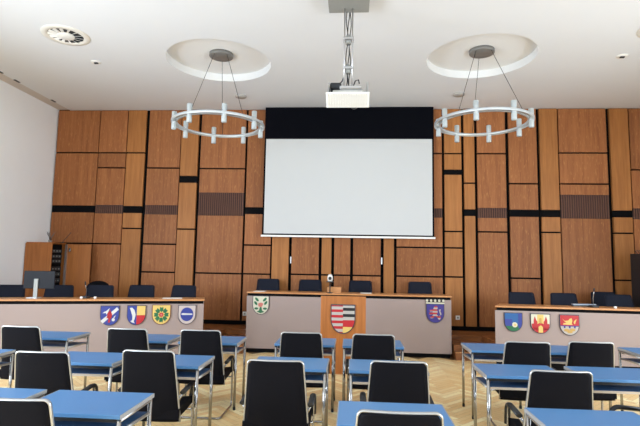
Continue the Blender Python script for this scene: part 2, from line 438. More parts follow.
def shield(label, loc, ang, w, h, base, rim, charges, kind='round'):
    t = thing('coat_of_arms', label, 'coat of arms', loc, ang, 'municipal coats of arms on the podium fronts')
    o = outline(w, h, kind)
    b = MB(); b.prism([(x*1.0, z*1.0) for x, z in o], -.022, -.002 if 'lectern' not in label else .0012); b.build('rim', rim, t)
    s_ = 0.93
    b = MB(); b.prism([(x*s_, z*s_) for x, z in o], -.026, -.0225); b.build('shield_plate', base, t)
    inner = [(x*s_, z*s_) for x, z in o]
    dd = -.0265
    for nm, m, polys in charges:
        b = MB(); dd -= .0016
        for p in polys:
            q = [(x*w, z*h) for x, z in p] if not callable(p) else p(inner)
            if len(q) >= 3: b.prism(q, dd, -.0262)
        b.build(nm, m, t)
    return t
def R_(x0, x1, z0, z1, w, h): return lambda inn: crect(inn, x0*w, x1*w, z0*h, z1*h)
angL = math.atan2(Ld.y, Ld.x); angR = math.atan2(Rd.y, Rd.x)
def onL(x, z): s_ = (x - LA.x)/Ld.x; p = LA + Ld*s_; return (p.x, p.y, z)
def onR(x, z): s_ = (x - RA.x)/Rd.x; p = RA + Rd*s_; return (p.x, p.y, z)

w, h = .29, .318
shield('blue shield with white diagonal band and red bird, first from left on left podium', onL(-3.883, .762), angL, w, h, 'hblue', 'hdark', [
    ('diagonal_band', 'hwhite', [[(-.46, -.26), (-.33, -.38), (.46, .30), (.36, .42)]]),
    ('white_bird', 'hwhite', [[(-.38, .12), (-.28, .2), (-.2, .22), (-.02, .38), (-.08, .2), (-.16, .05), (-.2, .14)]]),
    ('white_rose', 'hwhite', [ell(.2, -.2, .08, .08), [(.2, -.14), (.26, -.1), (.32, .02), (.22, -.06)]]),
    ('red_bird', 'hred', [ell(0, .02, .12, .2), [(-.05, .1), (0, .34), (.06, .1)], [(-.04, -.1), (-.07, -.34), (.03, -.34), (.04, -.1)], [(-.1, .06), (-.16, -.12), (-.04, -.1)]])], 'round')
shield('shield with white fish on blue beside yellow over red, on left podium', onL(-3.496, .767), angL, .292, .32, 'hblue', 'hdark', [
    ('yellow_quarter', 'hyel', [R_(.02, .5, 0, .5, .292, .32)]), ('red_quarter', 'hred', [R_(.02, .5, -.5, 0, .292, .32)]),
    ('white_fish', 'hwhite', [[(-.36, .36), (-.24, .38), (-.1, .25), (-.03, .02), (-.08, -.2), (-.12, -.3), (-.06, -.4), (-.2, -.36), (-.3, -.3), (-.2, -.24), (-.2, -.05), (-.26, .12), (-.3, .24)]])])
b_ = []
for i in range(8):
    a = PI/2 + i*2*PI/8; cx, cz = .27*math.cos(a), .26*math.sin(a)
    q = []
    for u, v in ((-.13, 0), (-.07, .085), (.03, .1), (.13, .085), (.09, 0), (.13, -.085), (.03, -.1), (-.07, -.085)):
        q.append((cx + u*math.cos(a)-v*math.sin(a), cz + u*math.sin(a)+v*math.cos(a)))
    b_.append(q)
shield('gold shield with green eight-leaved flower, third from left on left podium', onL(-3.124, .773), angL, .296, .324, 'hyel', 'hbrim', [
    ('green_leaves', 'hgreen', b_), ('red_centre', 'hred', [ell(0, 0, .12, .11)]), ('pink_heart', 'hpink', [ell(0, 0, .06, .055)])])
shield('pale shield with blue disc and white bar, rightmost on left podium', onL(-2.735, .77), angL, .288, .32, 'hgrey', 'hdark', [
    ('blue_disc', 'hblue', [ell(0, .02, .36, .35, 30)]), ('white_bar', 'hwhite', [[(-.34, .03), (-.25, .08), (.25, .06), (.34, .03), (.25, -.01), (-.25, -.01)]])])
lf = [ell(-.24, .3, .14, .07, 14, -.7), ell(-.3, .1, .13, .07, 14, -.8), ell(.24, .3, .14, .07, 14, .7), ell(.3, .12, .13, .07, 14, .8),
      ell(-.26, -.18, .12, .06, 14, .0), ell(.26, -.18, .12, .06, 14, 0), [(-.05, -.1), (.05, -.1), (.09, -.28), (.24, -.36), (0, -.42), (-.24, -.36), (-.09, -.28)]]
shield('white shield with green leaves around a pink figure, on centre podium', (-1.68, 9.0, .864), 0, .31, .345, 'hcream', 'hdark', [
    ('green_leaves', 'hgreen', lf), ('pink_figure', 'hpink', [[(-.14, .1), (.02, .14), (.16, .08), (.1, -.04), (.04, -.1), (-.1, -.08), (-.16, 0)]])])
w, h = .375, .440
red = [R_(-.5, 0, .5-(2*i+1)/10-.0, .5-(2*i)/10, w, h) for i in range(5)]
shield('large red and silver striped shield on the wooden lectern front', (-.1295, 7.5, .820), 0, w, h, 'hsilver', 'hdark', [
    ('red_stripes', 'hred', [R_(-.5, 0, .43, .5, w, h), R_(-.5, 0, .24, .33, w, h), R_(-.5, 0, .05, .14, w, h), R_(-.5, 0, -.14, -.05, w, h), R_(-.5, 0, -.33, -.24, w, h), R_(-.5, 0, -.5, -.43, w, h)]),
    ('black_stripes', 'hblack', [R_(0, .5, .29, .39, w, h), R_(0, .5, .08, .18, w, h)]),
    ('red_field', 'hred', [R_(0, .5, -.26, -.03, w, h)]), ('gold_field', 'hyel', [R_(0, .5, -.5, -.26, w, h)])])
lion = [(-.3, .18), (-.12, .2), (-.08, .3), (-.02, .38), (.1, .38), (.14, .28), (.1, .2), (.14, .06), (.08, -.06), (.18, -.14), (.26, -.1), (.3, -.22), (.24, -.34), (.16, -.28), (.1, -.2), (-.02, -.12), (-.1, -.24), (-.26, -.26), (-.28, -.18), (-.16, -.14), (-.1, -.04), (-.32, -.06), (-.32, .04), (-.12, .06), (-.14, .1), (-.3, .1)]
w, h = .325, .345
def lband(i): return lambda inn: crect([(x*w, z*h) for x, z in lion], -w, w, (.4-.8*(i+1)/9)*h, (.4-.8*i/9)*h)
tL = shield('violet shield with crown and red and silver striped lion, on centre podium', (1.508, 9.0, .79), 0, w, h, 'hviol', 'hdark', [
    ('lion_silver_bands', 'hsilver', [lband(i) for i in (1, 3, 5, 7)]), ('lion_red_bands', 'hred', [lband(i) for i in (0, 2, 4, 6, 8)]),
    ('lion_tail', 'hsilver', [[(.2, .2), (.3, .22), (.28, .1), (.34, -.02), (.3, -.1), (.26, -.02), (.22, .1)]])])
b = MB(); b.prism([(-.165, .176), (.165, .176), (.165, .255), (-.165, .255)], -.022, -.002); b.build('crown_backing', 'hblack', tL)
b = MB(); b.prism([(-.165, .172), (.165, .172), (.165, .196), (-.165, .196)], -.032, -.0225); b.build('crown_band', 'hcream', tL)
for i in range(5):
    b = MB(); b.prism(ell(-.145+.0725*i, .228, .021, .024, 12), -.032, -.0225); b.build('crown_leaf', 'hcream', tL)
w, h = .285, .305
shield('blue and green shield with pale flower, leftmost on right podium', onR(2.621, .763), angR, w, h, 'hteal', 'hdark', [
    ('green_hill', 'hgreen', [lambda inn: clip_half(clip_half(inn, .35, 1, -.03), -1, 0, .16), ]), ('blue_side', 'hblue', [lambda inn: crect(inn, -.5, -.02, -.06, .05), lambda inn: crect(inn, .075, .5, -.09, .5)]),
    ('pale_flower', 'hcream', [ell(.07, -.13, .15, .14, 9)]), ('flower_heart', 'hyel', [ell(.08, -.14, .07, .06)])])
w, h = .306, .318
shield('yellow shield with red two-towered castle, middle one on right podium', onR(3.039, .753), angR, w, h, 'hcream', 'hdark', [
    ('yellow_sky', 'hyel', [R_(-.16, .16, -.1, .45, w, h)]),
    ('red_castle', 'hred', [lambda inn: crect(inn, -.5, .5, -.5, -.05*1), lambda inn: crect([(-.13, .0), (-.11, -.1), (.11, -.1), (.13, 0), (.1, -.02), (-.1, -.02)], -1, 1, -1, 1),
        [(-.34, -.1), (-.34, .18), (-.28, .36), (-.22, .18), (-.16, .1), (-.16, -.1)], [(.16, -.1), (.16, .1), (.22, .18), (.28, .36), (.34, .18), (.34, -.1)]]),
    ('red_wall', 'hred', [[(-.45, -.02), (-.3, .02), (-.16, -.02), (0, .06), (.16, -.02), (.3, .02), (.45, -.02), (.42, -.2), (-.42, -.2)]]),
    ('gate', 'hyel', [[(-.11, -.44), (-.11, -.16), (0, -.08), (.11, -.16), (.11, -.44)]]), ('keep', 'hgold', [[(-.05, .02), (-.05, .28), (.05, .28), (.05, .02)]])])
w, h = .30, .328
gl = [(-.36, .3), (-.24, .2), (-.06, .22), (0, .3), (.1, .34), (.14, .22), (.1, .08), (.16, .02), (-.34, .02), (-.3, .1), (-.14, .1), (-.26, .18)]
shield('red over silver shield with gold lion, rightmost on right podium', onR(3.482, .744), angR, w, h, 'hsilver', 'hdark', [
    ('red_field', 'hred', [R_(-.5, .5, -.02, .5, w, h)]), ('violet_bar', 'hviol', [R_(-.5, .5, -.06, -.02, w, h), [(-.3, -.06), (-.22, -.06), (-.22, -.14), (-.3, -.14)], [(-.04, -.06), (.04, -.06), (.04, -.14), (-.04, -.14)], [(.22, -.06), (.3, -.06), (.3, -.14), (.22, -.14)]]),
    ('gold_lion', 'hyel', [gl, [(.26, .05), (.36, .3), (.22, .2), (.2, .1)]]), ('gold_ornament', 'hgold', [ell(-.16, -.24, .14, .07), ell(.14, -.22, .14, .07), ell(0, -.32, .14, .06)])])

# ------------------------------------------------------------------ students' tables
def make_table(w=0.70, d=0.50, label=''):
    t = thing('desk', label, 'desk', group='blue topped desks facing the podium')
    H = .74
    b = MB(); b.box(-w/2+.006, w/2-.006, -d/2, d/2, H-.026, H, .003); b.build('tabletop', 'blue', t)
    for s in (-1, 1):
        b = MB(); b.box(s*w/2-(.0055 if s > 0 else 0), s*w/2+(.0055 if s < 0 else 0), -d/2+.001, d/2-.001, H-.027, H-.001); b.build('edge_strip', 'edge', t)
    b = MB(); b.box(-w/2+.04, w/2-.04, d/2-.05, d/2-.03, H-.07, H-.0265); b.build('cross_rail', 'darkp', t)
    b = MB(); b.box(-w/2+.04, w/2-.04, -d/2+.03, -d/2+.05, H-.055, H-.0265); b.build('cross_rail', 'darkp', t)
    for sx in (-1, 1):
        x = sx*(w/2-.02)
        b = MB(); b.tube([(x, -d/2+.02, H-.041), (x, d/2-.02, H-.041)], .013, .013); b.build('side_rail', 'alu', t)
        b = MB(); b.tube([(x, -d/2+.02, .628), (x, d/2-.02, .612)], .009, .012); b.build('shelf_rail', 'alu', t)
        for sy in (-1, 1):
            y = sy*(d/2-.02)
            b = MB(); b.cyl((x, y, .03), (x, y, H-.0265), .0145, 16); lg = b.build('leg', 'chrome', t)
            b = MB(); b.cyl((x, y, 0), (x, y, .03), .0155, 12); b.build('foot_cap', 'foot', lg)
    xs = w/2-.035
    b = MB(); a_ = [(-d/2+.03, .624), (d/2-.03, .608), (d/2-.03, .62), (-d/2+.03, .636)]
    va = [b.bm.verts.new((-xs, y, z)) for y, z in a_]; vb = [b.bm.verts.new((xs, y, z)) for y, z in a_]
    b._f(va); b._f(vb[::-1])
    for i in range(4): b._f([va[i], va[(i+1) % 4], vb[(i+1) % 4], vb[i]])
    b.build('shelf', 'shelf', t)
    b = MB(); b.box(-xs, xs, -d/2+.022, -d/2+.0295, .618, .638); b.build('shelf_lip', 'lip', t)
    return t
TD = [  # left X, far-edge Y, label
 (-4.01, 6.06, 'blue desk in front of left podium, nearest the left wall'),
 (-2.81, 6.06, 'blue desk in front of left podium below the green flower shield'),
 (-1.995, 6.06, 'blue desk in the front row beside the aisle, at right end of left podium'),
 (-4.108, 4.82, 'blue desk cut off at left edge of the photo in the middle row'),
 (-2.84, 4.82, 'blue desk in the middle row on the left, between two black chairs'),
 (-2.046, 4.82, 'blue desk at the aisle end of the middle row on the left'),
 (-2.875, 3.44, 'blue desk at bottom left, partly behind the nearest left chair'),
 (-2.084, 3.44, 'near blue desk at lower left with its right end and side rail in view'),
 (-0.885, 6.12, 'blue desk just left of the lectern front in the centre group'),
 (-0.10, 6.12, 'blue desk just right of the lectern front in the centre group'),
 (-0.913, 4.865, 'blue desk in the centre group behind tall left centre chair'),
 (-0.02, 4.865, 'blue desk in the centre group behind tall right centre chair'),
 (-0.083, 3.425, 'nearest blue desk at bottom centre of the photo'),
 (1.324, 6.07, 'blue desk at the front aisle corner of the right group'),
 (2.12, 6.07, 'blue desk in front of right podium between two black chairs'),
 (3.14, 6.07, 'blue desk at the right edge of the photo in the front row'),
 (1.16, 4.85, 'blue desk at the aisle end of the middle row on the right'),
 (2.015, 4.85, 'blue desk reaching the right edge of the photo in the middle row'),
 (1.156, 3.425, 'nearest blue desk at bottom right corner of the photo')]
t0 = None
for x, y, lb in TD:
    p = (x+.35, y-.25, 0)
    if t0 is None: t0 = make_table(label=lb); t0.location = p
    else: dup(t0, lb, p)

# ------------------------------------------------------------------ chairs
def back_pad(b, zs, thick, yo):
    # zs: list of (z, halfwidth, y) rows; builds a closed, laterally curved pad with rounded upper corners
    nx = 14; F = []; Bk = []
    for z, hw, y in zs:
        rf, rb = [], []
        for i in range(nx+1):
            u = -1 + 2*i/nx; x = u*hw; cy = .018*(1-u*u)
            e = max(0, abs(u)-.9)/.1; th = thick*(1-.45*e*e)
            rf.append(b.bm.verts.new((x, y + yo + th/2 - cy, z))); rb.append(b.bm.verts.new((x, y + yo - th/2 - cy, z)))
        F.append(rf); Bk.append(rb)
    for j in range(len(zs)-1):
        for i in range(nx):
            b._f([F[j][i], F[j][i+1], F[j+1][i+1], F[j+1][i]], True); b._f([Bk[j][i], Bk[j+1][i], Bk[j+1][i+1], Bk[j][i+1]], True)
        b._f([F[j][0], F[j+1][0], Bk[j+1][0], Bk[j][0]], True); b._f([F[j][nx], Bk[j][nx], Bk[j+1][nx], F[j+1][nx]], True)
    for i in range(nx):
        b._f([F[0][i], Bk[0][i], Bk[0][i+1], F[0][i+1]], True); b._f([F[-1][i], F[-1][i+1], Bk[-1][i+1], Bk[-1][i]], True)
def rows(zt, hw_t, zb, hw_b, lean, r=.035, inset=0.0):
    out = []
    def base(z):
        f = (z-zb)/(zt-zb); y = -lean*f**1.25
        return hw_b + (hw_t-hw_b)*f, y
    for i in range(9):
        z = zb + (zt-r-zb)*i/8; hwid, y = base(z); out.append((z, hwid-inset, y))
    for i in range(1, 6):
        a = PI/2*i/5; z = zt-r + r*math.sin(a); hwid, y = base(z); out.append((z-inset*(i == 5), hwid-inset - r*(1-math.cos(a)), y))
    return out
def make_chair(label, H=.91, rimmed=True, group=None, cloth='fabric'):
    # origin on the floor under the top edge of the back; the sitter faces +y
    t = thing('visitor_chair' if rimmed else 'council_chair', label, 'chair', group=group)
    zb = .315; LN = .10; y0 = .10; HT, HB = .218, .262
    R0 = rows(H, HT, zb, HB, LN, .03)
    b = MB(); back_pad(b, rows(H-.006, HT-.007, zb, HB-.007, LN), .04, y0); b.build('backrest', cloth, t)
    # rim: tube along both sides and over the top
    path = [(-hw_, y0+y_, z_) for z_, hw_, y_ in R0]
    top = R0[-1]; cr = []
    for i in range(1, 10):
        u = -1 + 2*i/10; cr.append((u*top[1], y0+top[2] - .018*(1-u*u), top[0]))
    path += cr + [(hw_, y0+y_, z_) for z_, hw_, y_ in R0[::-1]]
    b = MB(); b.tube(path, .0075, .012, 8, up=(0, 1, 0)); b.build('back_frame', 'rim' if rimmed else cloth, t)
    # seat with a rolled front
    b = MB(); nx = 10; secs = [(.06, .405, .075), (.12, .425, .075), (.24, .428, .07), (.34, .433, .065), (.39, .436, .058), (.42, .43, .04), (.43, .418, .012)]
    U, D = [], []
    for y, z, th in secs:
        U.append([b.bm.verts.new((0.262*(-1+2*i/nx), y, z + .012*abs(-1+2*i/nx)**3 - 0)) for i in range(nx+1)])
        D.append([b.bm.verts.new((0.262*(-1+2*i/nx), y, z - th + .008)) for i in range(nx+1)])
    for j in range(len(secs)-1):
        for i in range(nx):
            b._f([U[j][i], U[j][i+1], U[j+1][i+1], U[j+1][i]], True); b._f([D[j][i], D[j+1][i], D[j+1][i+1], D[j][i+1]], True)
        b._f([U[j][0], U[j+1][0], D[j+1][0], D[j][0]], False); b._f([U[j][nx], D[j][nx], D[j+1][nx], U[j+1][nx]], False)
    for i in range(nx): b._f([U[0][i], D[0][i], D[0][i+1], U[0][i+1]]); b._f([U[-1][i], U[-1][i+1], D[-1][i+1], D[-1][i]])
    b.build('seat', cloth, t)
    # cantilever tube: rear floor bar, runners, front uprights, arm bars
    yr, yfr = -.10, .40; xw = .274
    pth = []
    half = [(0, yr, .012), (xw, yr, .012), (xw, yfr, .012), (xw, yfr-.02, .565), (xw, .105, .545), (xw-.05, .10, .46)]
    full = [(-x, y, z) for x, y, z in half[::-1]][:-1] + half[1:]
    b = MB(); b.tube(fillet(full, .06), .0115, None, 10); b.build('sled_frame', 'chrome', t)
    b = MB(); b.tube([(-xw, .36, .34), (xw, .36, .34)], .009); b.build('seat_brace', 'chrome', t)
    for s in (-1, 1):
        p = fillet([(s*xw, .10, .552), (s*xw, yfr-.018, .576), (s*(xw), yfr+.004, .40)], .07)
        b = MB(); b.tube(p, .025, .016, 10, up=(0, 0, 1)); b.build('armrest', 'arm', t)
    return t
CH = [  # x, y, rot deg, label
 (-3.672, 5.24, 0, 'black chair at left edge of the photo facing the left podium'),
 (-2.468, 5.28, 0, 'black chair in front of left podium below its two leftmost shields'),
 (-1.655, 5.32, 0, 'black chair with seat and right armrest in view, below the blue disc shield'),
 (-0.545, 5.35, 0, 'black chair in front of the centre podium, left of the lectern'),
 (0.24, 5.35, 0, 'black chair in front of the centre podium, right of the lectern shield'),
 (1.784, 5.13, 0, 'black chair in front of right podium below its two leftmost shields'),
 (2.46, 5.24, 0, 'black chair farthest right in the front row, right of the gold lion shield'),
 (-2.525, 3.89, 2, 'black chair on the left with curved armrest above the near blue desk'),
 (-1.707, 4.07, 0, 'black chair in the middle row on the left whose seat shows beside the aisle'),
 (-0.589, 3.84, 0, 'tall-looking black chair left of centre at bottom of the photo'),
 (0.378, 3.94, 0, 'black chair right of centre behind the nearest centre desk'),
 (1.551, 3.78, 0, 'black chair on the right behind the nearest right desk'),
 (-1.85, 2.61, 0, 'black chair cut off in the bottom left corner of the photo'),
 (0.257, 2.64, 0, 'black chair at bottom centre in front of the nearest centre desk'),
 (2.47, 3.88, 90, 'black chair turned sideways at right edge of the photo with only an armrest showing'),
 (1.6, 2.5, 0, 'black chair barely showing in the bottom right corner')]
c0 = None; GCH = 'black chairs with silver rims at the blue desks'
for x, y, r, lb in CH:
    if c0 is None: c0 = make_chair(lb, group=GCH); c0.location = (x, y, 0)
    else: dup(c0, lb, (x, y, 0), math.radians(r))
# council chairs face the room
GC = 'navy chairs behind the podiums'
k0 = make_chair('navy chair behind centre podium above the green leaf shield', .97, False, GC, 'navy'); k0.location = (-1.71, 9.92, DZ); k0.rotation_euler = (0, 0, PI)
for x, lb in ((-.83, 'navy chair behind centre podium just left of the desk camera'), (.17, 'navy chair behind centre podium just right of the lectern'), (1.34, 'navy chair behind centre podium near the crowned violet shield')):
    dup(k0, lb, (x*1.018, 9.92, DZ), PI)
s0 = None
for x, y, rz, lb in ((-5.837, 8.0, 16, 'navy chair behind left podium at left edge of the photo'), (-5.118, 8.25, 16, 'navy chair behind left podium right of the grey monitor'),
    (-4.50, 8.48, 12, 'navy chair behind left podium right of the round-backed office chair'), (-3.875, 8.8, 8, 'navy chair behind left podium above the fish shield'),
    (-3.155, 9.03, 0, 'navy chair behind right end of left podium'), (3.07, 9.1, 0, 'navy chair behind right podium above the blue and green shield'),
    (3.811, 9.1, 0, 'navy chair behind right podium above the gold lion shield'), (4.86, 9.82, 0, 'navy chair behind right podium, standing back near the wall behind the microphone'),
    (4.70, 8.98, 0, 'navy chair close behind right podium, right of the microphone'), (5.42, 9.05, 0, 'navy chair behind right podium at right edge of the photo')):
    if s0 is None: s0 = make_chair(lb, .85, False, GC, 'navy'); s0.location = (x, y, DZ); s0.rotation_euler = (0, 0, PI + math.radians(rz))
    else: dup(s0, lb, (x, y, DZ), PI + math.radians(rz))

# round-backed office chair on the left
t = thing('office_chair', 'black round-backed office chair beside the open rack cabinet', 'office chair', (-5.02, 9.15, DZ))
b = MB(); pr = []
b.box(-.23, .23, -.22, .22, .43, .50, .03); b.build('seat', 'navy', t)
b = MB(); pts = [(-.22, .62), (.22, .62)] + [(.24*math.cos(PI*i/12), .72+.17*math.sin(PI*i/12)) for i in range(13)]; b.prism(pts, .19, .24); b.build('backrest', 'fabric', t)
b = MB(); b.tube([(0, .0, .42), (0, .25, .42), (0, .265, .70)], .016); b.build('back_post', 'arm', t)
b = MB(); b.cyl((0, 0, .08), (0, 0, .43), .028); b.build('gas_column', 'chrome', t)
for i in range(5):
    a = 2*PI*i/5 + .3; b = MB(); b.tube([(0, 0, .10), (.28*math.cos(a), .28*math.sin(a), .065)], .018); lg = b.build('base_leg', 'arm', t)
    b = MB(); b.cyl((.28*math.cos(a)-.02*math.sin(a), .28*math.sin(a)+.02*math.cos(a), .03), (.28*math.cos(a)+.02*math.sin(a), .28*math.sin(a)-.02*math.cos(a), .03), .03); b.build('castor', 'foot', lg)

# ------------------------------------------------------------------ projection screen
t = thing('projection_screen', 'large white projection screen with black upper masking on the back wall', 'projection screen', (-.11, 10.02, 0))
SW = 1.785
b = MB(); b.box(-SW, SW, -.004, .004, 4.275, 4.965); b.build('upper_masking', 'sblack', t)
b = MB(); b.box(-SW, SW, .005, .10, 4.85, ZC-.002); b.build('housing', 'sblack', t)
b = MB(); b.box(-SW+.035, SW-.035, -.004, .004, 2.255, 4.275); b.build('screen_fabric', 'screen', t)
b = MB(); b.box(-SW, -SW+.035, -.005, .004, 2.225, 4.275); b.box(SW-.035, SW, -.005, .004, 2.225, 4.275); b.box(-SW+.035, SW-.035, -.005, .004, 2.225, 2.255); b.build('black_border', 'sblack', t)
b = MB(); b.box(-SW-.02, SW+.02, -.022, .014, 2.185, 2.225, .005); b.build('bottom_bar', 'white', t)

# ------------------------------------------------------------------ projector on its ceiling mast
t = thing('ceiling_projector', 'ceiling projector hanging in a white ribbed cradle from a metal mast', 'projector', (-.075, 5.87, 0))
b = MB(); b.box(-.255, .255, -.40, .05, 4.87, ZC-.001, .006); b.build('ceiling_box', 'bgrey', t)
for x in (-.05, .05):
    for y in (-.05, .05):
        b = MB(); b.cyl((x, y, 3.80), (x, y, 4.87), .0075, 10); b.build('mast_rod', 'alu', t)
b = MB()
for k_, dx in enumerate((-.02, .0, .02)):
    b.tube([(dx + .012*math.sin(i*1.1 + k_*2), .012*math.cos(i*.9 + k_), 3.86 + i*.09) for i in range(12)], .006, None, 8)
b.build('cable_bundle', 'cable', t)
for z in (4.485, 4.10):
    b = MB(); b.box(-.066, .066, -.066, .066, z-.016, z+.016, .006); b.build('joint_plate', 'alu', t)
    b = MB(); b.cyl((0, 0, z-.06), (0, 0, z+.05), .034, 12); b.build('joint_hub', 'bgrey', t)
b = MB(); b.box(-.19, .19, -.10, .17, 3.69, 3.80, .015); pj = b.build('projector_body', 'offw', t)
b = MB(); b.cyl((.08, .17, 3.70), (.08, .215, 3.70), .05, 24); b.build('lens', 'darkp', pj)
def lean_box(x0, x1, q, name, m, ribs=False):   # q: (y,z) corners of a slab swept in x
    b = MB(); u = [b.bm.verts.new((x0, y, z)) for y, z in q]; v = [b.bm.verts.new((x1, y, z)) for y, z in q]
    b._f(u); b._f(v[::-1]); n_ = len(q)
    for i in range(n_): b._f([u[i], u[(i+1) % n_], v[(i+1) % n_], v[i]])
    if ribs:
        (ya, za), (yb, zb) = q[0], q[1]
        for i in range(17):
            x = x0 + .02 + (x1-x0-.04)*i/16
            w_ = [b.bm.verts.new((x+dx, y, z)) for dx, y, z in ((-.0075, ya+.01, za-.007), (.0075, ya+.01, za-.007), (.0075, yb-.01, zb+.007), (-.0075, yb-.01, zb+.007))]
            o_ = [b.bm.verts.new(p.co + Vector((0, -.008, -.010))) for p in w_]
            b._f(o_)
            for k_ in range(4): b._f([w_[k_], w_[(k_+1) % 4], o_[(k_+1) % 4], o_[k_]])
    return b.build(name, m, t)
lean_box(-.262, .262, [(-.27, 3.700), (-.09, 3.575), (-.08, 3.587), (-.26, 3.712)], 'ribbed_front', 'white', True)
for x in (-.238, .228): lean_box(x, x+.01, [(-.255, 3.715), (-.08, 3.592), (.2, 3.685), (.2, 3.85), (-.2, 3.85)], 'cradle_side', 'bgrey')
lean_box(-.2275, .2275, [(-.075, 3.58), (.2, 3.672), (.2, 3.684), (-.075, 3.592)], 'cradle_floor', 'white')
b = MB(); b.box(-.2275, .2275, .1875, .2, 3.685, 3.85); b.build('cradle_back', 'bgrey', t)
b = MB(); b.box(-.22, -.08, -.14, .08, 3.80, 3.88, .02); b.build('black_unit', 'darkp', t)
b = MB(); b.box(-.10, .17, -.15, .1, 3.795, 3.835, .01); b.build('mount_plate', 'alu', t)
b = MB(); b.tube([(-.12, -.05, 3.87), (-.07, -.05, 3.93), (-.05, -.03, 4.0)], .007); b.tube([(.06, -.05, 3.84), (.09, -.07, 3.92), (.13, -.08, 3.93), (.14, -.08, 3.88)], .008); b.build('loop_cable', 'darkp', t)

# ------------------------------------------------------------------ chandeliers
def chandelier(label, c, zr, cof_z, twist, wires):
    t = thing('ring_chandelier', label, 'chandelier', (c[0], c[1], 0), twist)
    b = MB(); b.lathe([(0, -.055), (.19, -.055), (.197, -.045), (.197, 0), (0, 0)], (0, 0, cof_z)); b.build('canopy', 'canopy', t)
    R = .715
    b = MB(); b.lathe([(R+.035, -.02), (R+.038, 0), (R+.035, .02), (R+.005, .028), (R+.002, .0), (R+.005, -.028), (R+.035, -.02)], (0, 0, zr), 72); b.build('outer_ring', 'silver', t)
    b = MB(); b.lathe([(R-.035, -.016), (R-.032, .016), (R-.058, .02), (R-.06, -.018), (R-.035, -.016)], (0, 0, zr-.008), 72); b.build('inner_ring', 'silver', t)
    for i in range(8):
        a = PI/8 + PI/4*i; x, y = (R-.015)*math.cos(a), (R-.015)*math.sin(a)
        b = MB(); b.lathe([(0, -.145), (.036, -.145), (.04, -.14), (.04, -.05)], (x, y, zr), 20)
        lp = b.build('lamp_cylinder', 'lamp', t)
        b = MB(); b.lathe([(.04, .05), (.04, .14), (.036, .145), (0, .145)], (x, y, zr), 20); lp = b.build('lamp_cylinder', 'lamp', t)
        b = MB(); b.lathe([(.0375, -.05), (.0375, .05)], (x, y, zr), 20); b.build('lamp_collar', 'silver', t)
    for i in range(3):
        a = math.radians(wires[i])
        b = MB(); b.cyl((.17*math.cos(a), .17*math.sin(a), cof_z-.05), ((R-.015)*math.cos(a), (R-.015)*math.sin(a), zr), .004, 8); b.build('suspension_wire', 'cable', t)
    return t
chandelier('silver ring chandelier with frosted lamps hanging left of the screen', (-2.215, 7.62), 3.89, ZC+.13, 0.0, (-42, -112, 100))
chandelier('silver ring chandelier with frosted lamps hanging right of the screen', (2.04, 7.60), 3.91, ZC+.13, 0.0, (-50, -135, 90))

# ceiling fittings
def swirl(label, x, y):
    t = thing('air_diffuser', label, 'air vent', (x, y, ZC))
    b = MB(); b.lathe([(.335, .0), (.33, -.012), (.25, -.018), (.24, -.004)], (0, 0, 0), 48); b.build('flange', 'offw', t)
    b = MB(); b.lathe([(0, -.003), (.245, -.003)], (0, 0, 0), 48); b.build('duct', 'darkp', t)
    b = MB(); b.lathe([(0, -.03), (.11, -.03), (.12, -.022), (.12, -.006)], (0, 0, 0), 32); b.build('hub', 'white', t)
    for i in range(14):
        a = 2*PI*i/14; ca, sa = math.cos(a), math.sin(a); b = MB()
        q = []
        for r, s_, z in ((.118, -.006, -.026), (.242, -.012, -.024), (.242, .034, -.006), (.118, .016, -.008)):
            q.append((r*ca - s_*sa, r*sa + s_*ca, z))
        u = [b.bm.verts.new(p) for p in q]; v = [b.bm.verts.new((p[0], p[1], p[2]+.003)) for p in q]
        b._f(u); b._f(v[::-1])
        for k_ in range(4): b._f([u[k_], u[(k_+1) % 4], v[(k_+1) % 4], v[k_]])
        b.build('blade', 'white', t)
swirl('round swirl air vent in the ceiling at upper left', -4.29, 6.62)
swirl('round swirl air vent in the ceiling cut off at right edge', 4.27, 6.66)
for x, y, lb in ((-2.268, 9.30, 'flat grey ceiling disc behind the left chandelier'), (2.038, 9.26, 'flat grey ceiling disc behind the right chandelier')):
    b = MB(); b.lathe([(0, -.03), (.105, -.03), (.112, -.022), (.112, 0)], (x, y, ZC), 32); tag(b.build('ceiling_disc', 'disc'), lb, 'ceiling fitting', 'ceiling discs')
for x, y, lb in ((-4.353, 7.587, 'small white ceiling detector near the left air vent'), (4.185, 7.573, 'small white ceiling detector near the right air vent')):
    t = thing('ceiling_detector', lb, 'detector', (x, y, ZC))
    b = MB(); b.lathe([(0, -.012), (.075, -.012), (.085, 0)], (0, 0, 0), 24); b.build('base', 'white', t)
    b = MB(); b.box(-.03, .035, -.02, .02, -.03, -.012, .004); b.build('sensor', 'darkp', t)
for x, y, lb in ((-6.335, 7.95, 'tiny dark clip on the ceiling edge farthest from back wall'), (-6.338, 8.4, 'tiny dark clip on the ceiling edge, middle of three'), (-6.345, 9.53, 'tiny dark clip on the ceiling edge nearest back wall')):
    b = MB(); b.box(x-.02, x+.02, y-.07, y+.07, ZC-.012, ZC, .003); tag(b.build('ceiling_clip', 'cable'), lb, 'ceiling fitting', 'ceiling clips along the left edge')

# ------------------------------------------------------------------ small things
for x, z, lb in ((2.158, .599, 'white wall socket right of the centre podium'), (-2.235, .572, 'white wall socket left of the centre podium')):
    t = thing('wall_socket', lb, 'socket', (x, YB-.025, z))
    b = MB(); b.box(-.042, .042, -.012, 0, -.042, .042, .004); b.build('cover', 'white', t)
    b = MB(); b.cyl((0, -.014, 0), (0, -.0121, 0), .02, 16); b.build('socket_face', 'bgrey', t)

